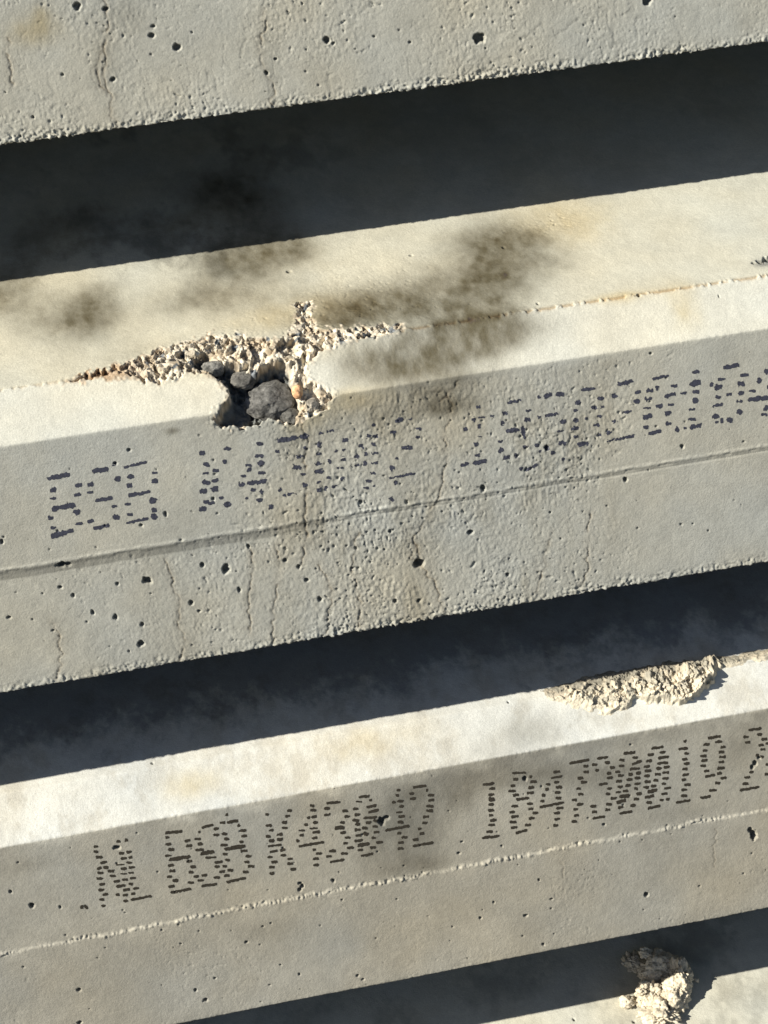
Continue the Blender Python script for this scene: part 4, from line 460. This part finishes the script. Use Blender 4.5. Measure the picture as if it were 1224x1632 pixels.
# ------------------------------------------------------------------ the four beams
def TE(b): d = dims(b); return d[3]+d[4]
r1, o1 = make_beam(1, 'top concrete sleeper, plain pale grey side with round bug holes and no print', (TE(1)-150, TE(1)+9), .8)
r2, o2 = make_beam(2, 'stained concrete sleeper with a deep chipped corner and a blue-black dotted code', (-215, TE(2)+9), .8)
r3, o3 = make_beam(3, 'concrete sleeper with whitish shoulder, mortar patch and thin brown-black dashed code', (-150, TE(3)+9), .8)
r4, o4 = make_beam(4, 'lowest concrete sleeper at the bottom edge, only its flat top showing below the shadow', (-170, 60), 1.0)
make_ink(2, r2, o2, MAT['ink_blue'], INK_CUTS[2])
make_ink(3, r3, o3, MAT['ink_black'], INK_CUTS[3])

# ------------------------------------------------------------------ stones bared in the big chip
CIN = np.array([0, math.cos(math.radians(54)), -math.sin(math.radians(54))])
def stone_part(key, size, depth, tint, seed, label, rot=0, **kw):
    x, t = PTS[key]
    A, C, B, lc, ls = dims(2)
    base = A + (C-A)/np.linalg.norm(C-A)*t/1000 if 0 <= t < lc else (C + (B-C)/np.linalg.norm(B-C)*(t-lc)/1000 if t >= lc else A+np.array([-1, 0])*t/1000)
    c = np.array([x/1000, base[0], base[1]])+CIN*depth/1000
    P, F, r = rock((0, 0, 0), size, seed, **kw)
    R = np.array(Matrix.Rotation(math.radians(rot), 3, 'X'))
    P = P@R.T+c
    tt = np.array(tint)*(1+.45*n3(P*1000, 3.5, seed+5)[:, None]+.45*n3(P*1000, 1.2, seed+9)[:, None])
    o = mesh_np('aggregate_stone', P-o2, [F], MAT['broken'], r2, np.clip(tt, .01, .8)); o['label'] = label
    return o
stone_part('stone', (18.5, 15, 9), 16.5, (.115, .112, .105), 31, 'large dark grey stone with a worn flat face', 36, n=6, big=.22, fine=.09, facets=.6)
stone_part('pebble', (4.2, 5.5, 5), 2.5, (.62, .36, .20), 12, 'small orange pebble', 36, n=4, big=.12, fine=.03)
stone_part('stone2', (10, 7, 5), 10.0, (.17, .165, .15), 13, 'grey angular stone', 30, n=5, big=.3, fine=.12, facets=.7)
stone_part('stone4', (9, 9, 7), 13, (.09, .088, .08), 15, 'dark stone half hidden at the right of the hole', 30, n=5, big=.3, fine=.10, facets=.8)
stone_part('stone5', (11, 8, 6), 14.0, (.12, .115, .105), 16, 'dark angular stone at the head of the hole', 20, n=5, big=.3, fine=.10, facets=.8)
stone_part('stone3', (7, 6, 6), 5.5, (.22, .2, .17), 14, 'small dark angular stone', 30, n=5, big=.3, fine=.12, facets=.9)

# ------------------------------------------------------------------ mortar patch on the third beam's shoulder
def mortar_patch():
    poly = POLYS['patch']; xs_ = [q[0] for q in poly]; ts_ = [q[1] for q in poly]
    st = .45
    gx = np.arange(min(xs_)-2, max(xs_)+2, st); gt = np.arange(min(ts_)-2, max(ts_)+2, st)
    X, T = np.meshgrid(gx, gt)
    jx = 3.0*vn(X, T, 9, 31)+1.5*vn(X, T, 3.2, 32); jt = 3.0*vn(X, T, 9, 33)+1.5*vn(X, T, 3.2, 34)
    sd = poly_sd(X+jx, T+jt, poly)
    f1, f2, idd = worley(X+1.5*vn(X, T, 4, 36), T, 5.5, 35); g1, g2, gi = worley(X, T, 2.3, 37)
    lo = sstep(-8, 14, T)                                   # the lower rim stands proud
    right = np.exp(-(((X-496)/16)**2))
    hump = .9+1.6*sstep(365, 385, X)+2.6*sstep(385, 470, X)*(1-sstep(500, 514, X)) + 8*right*sstep(0, 6, sd)
    hgt = sstep(-.2, 4.5, sd)*(hump*(.45+.75*lo)+ .5)*(1+(.25*(idd-.5)+.25*(gi-.5))*sstep(2, 7, sd)+.55*vn(X, T, 13, 40)) + sstep(2, 9, sd)*(3.4*facet(X, T, 8, 45, 1.2)+2.2*facet(X, T, 3.6, 46, 1.2)+.4*vn(X, T, 1.6, 39)-.6)+.25*vn(X, T, 1.8, 42)
    hgt = np.where(sd > -.3, np.maximum(hgt, .1), -.6)
    P = surf(3, X.ravel(), T.ravel(), 0.0).reshape(*X.shape, 3)
    n = np.array([0, -math.sin(math.radians(36)), math.cos(math.radians(36))]); n2 = np.array([0, 0, 1.0])
    k = sstep(-3, 3, T)[..., None]; nn = n2*(1-k)+n*k
    P = P+nn*hgt[..., None]/1000
    ok = (sd > -.9); okq = ok[:-1, :-1] & ok[1:, :-1] & ok[1:, 1:] & ok[:-1, 1:]
    n_, m_ = X.shape; I = np.arange(n_*m_).reshape(n_, m_)
    q = np.stack([I[:-1, :-1], I[1:, :-1], I[1:, 1:], I[:-1, 1:]], -1)[okq]
    used = np.unique(q); mp = np.full(n_*m_, -1); mp[used] = np.arange(len(used))
    cream = np.array([.62, .56, .44]); grey = np.array([.40, .37, .30]); tan = np.array([.60, .53, .41])
    u = sstep(-.5, .5, vn(X, T, 6, 43)+.6*vn(X, T, 2, 44))[..., None]; c = tan*u+grey*(1-u)
    rim = (1-sstep(1.0, 7.5, sd))[..., None]*sstep(-4, 4, T)[..., None]
    up = (1-sstep(-6, 5, T))[..., None]
    c = c*(1-up*.38); c = c*(1-rim)+cream*rim
    c = c*(1+.2*(gi-.5)[..., None])
    o = mesh_np('mortar_patch', P.reshape(-1, 3)[used]-o3, [mp[q]], MAT['broken'], r3, np.clip(c, .02, .8).reshape(-1, 3)[used])
    o['label'] = 'rough cream and grey mortar patch standing proud of the shoulder'
mortar_patch()

# ------------------------------------------------------------------ crumbled lump lying on the lowest sleeper
def lump():
    A = BEAM_YZ[4][0]; z = A[1]
    def at(key, up): x, t = PTS[key]; return np.array([x/1000, A[0]-t/1000, z+up/1000])
    L = [('l1', (12, 15, 18), 12, 21), ('l2', (14, 12, 11), 6, 22), ('l3', (18, 17, 13), 6, 23), ('l4', (9, 11, 7), 4, 24), ('l5', (19, 14, 13), 8, 25), ('l7', (8, 7, 5), 3, 27), ('l8', (15, 16, 15), 8, 28)]
    V = []; F = []; C = []; nv = 0
    rng = np.random.default_rng(5)
    items = [(at(k, up), sz, sd_) for k, sz, up, sd_ in L]
    for i in range(7):
        k = ['l1', 'l2', 'l3', 'l5', 'l8'][rng.integers(5)]
        p = at(k, 0)+np.array([rng.normal()*.009, rng.normal()*.009, rng.uniform(.002, .020)]); r_ = rng.uniform(3.5, 8)
        items.append((p, (r_, r_*rng.uniform(.6, 1), r_*.8), 300+i))
    for i in range(34):
        k = ['l1', 'l2', 'l3', 'l5', 'l7', 'l4'][rng.integers(6)]
        p = at(k, 0)+np.array([rng.normal()*.011, rng.normal()*.012, 0]); r_ = rng.uniform(.8, 2.6)
        items.append((p+np.array([0, 0, r_*.4/1000+rng.uniform(0, .010)*(r_ > 1.6)]), (r_, r_, r_*.8), 100+i))
    for p, sz, sd_ in items:
        P, f, r = rock(p, sz, sd_, n=6 if sz[0] > 9 else (5 if sz[0] > 3.2 else 3), big=.55, fine=.34, facets=.45)
        V.append(P); F.append(f+nv); nv += len(P)
        c = np.array([.60, .53, .41])*(1+.22*n3(P*1000, 4, sd_)[:, None]); c = c*(1-.3*sstep(0, .8, -n3(P*1000, 1.8, sd_+3))[:, None])
        C.append(c)
    V = np.concatenate(V)
    org = at('lump', 0)
    o = mesh_np('mortar_lump', V-org, [np.concatenate(F)], MAT['broken'], None, np.clip(np.concatenate(C), .02, .8))
    o.location = tuple(org); o['label'] = 'jagged cream lump of broken mortar lying on the lowest sleeper, half in shadow'; o['category'] = 'mortar lump'
    # thin sliver of stone beside it
    p = at('l6', 1.6)
    P, f, r = rock((0, 0, 0), (5.5, 1.6, 1.6), 71, n=4, big=.15, fine=.05, facets=.7)
    o = mesh_np('stone_sliver', P, [f], MAT['broken'], None, np.tile(np.array([.62, .56, .44]), (len(P), 1)))
    o.location = tuple(p); o['label'] = 'small pale stone sliver lying left of the mortar lump at the bottom edge'; o['category'] = 'stone sliver'
lump()
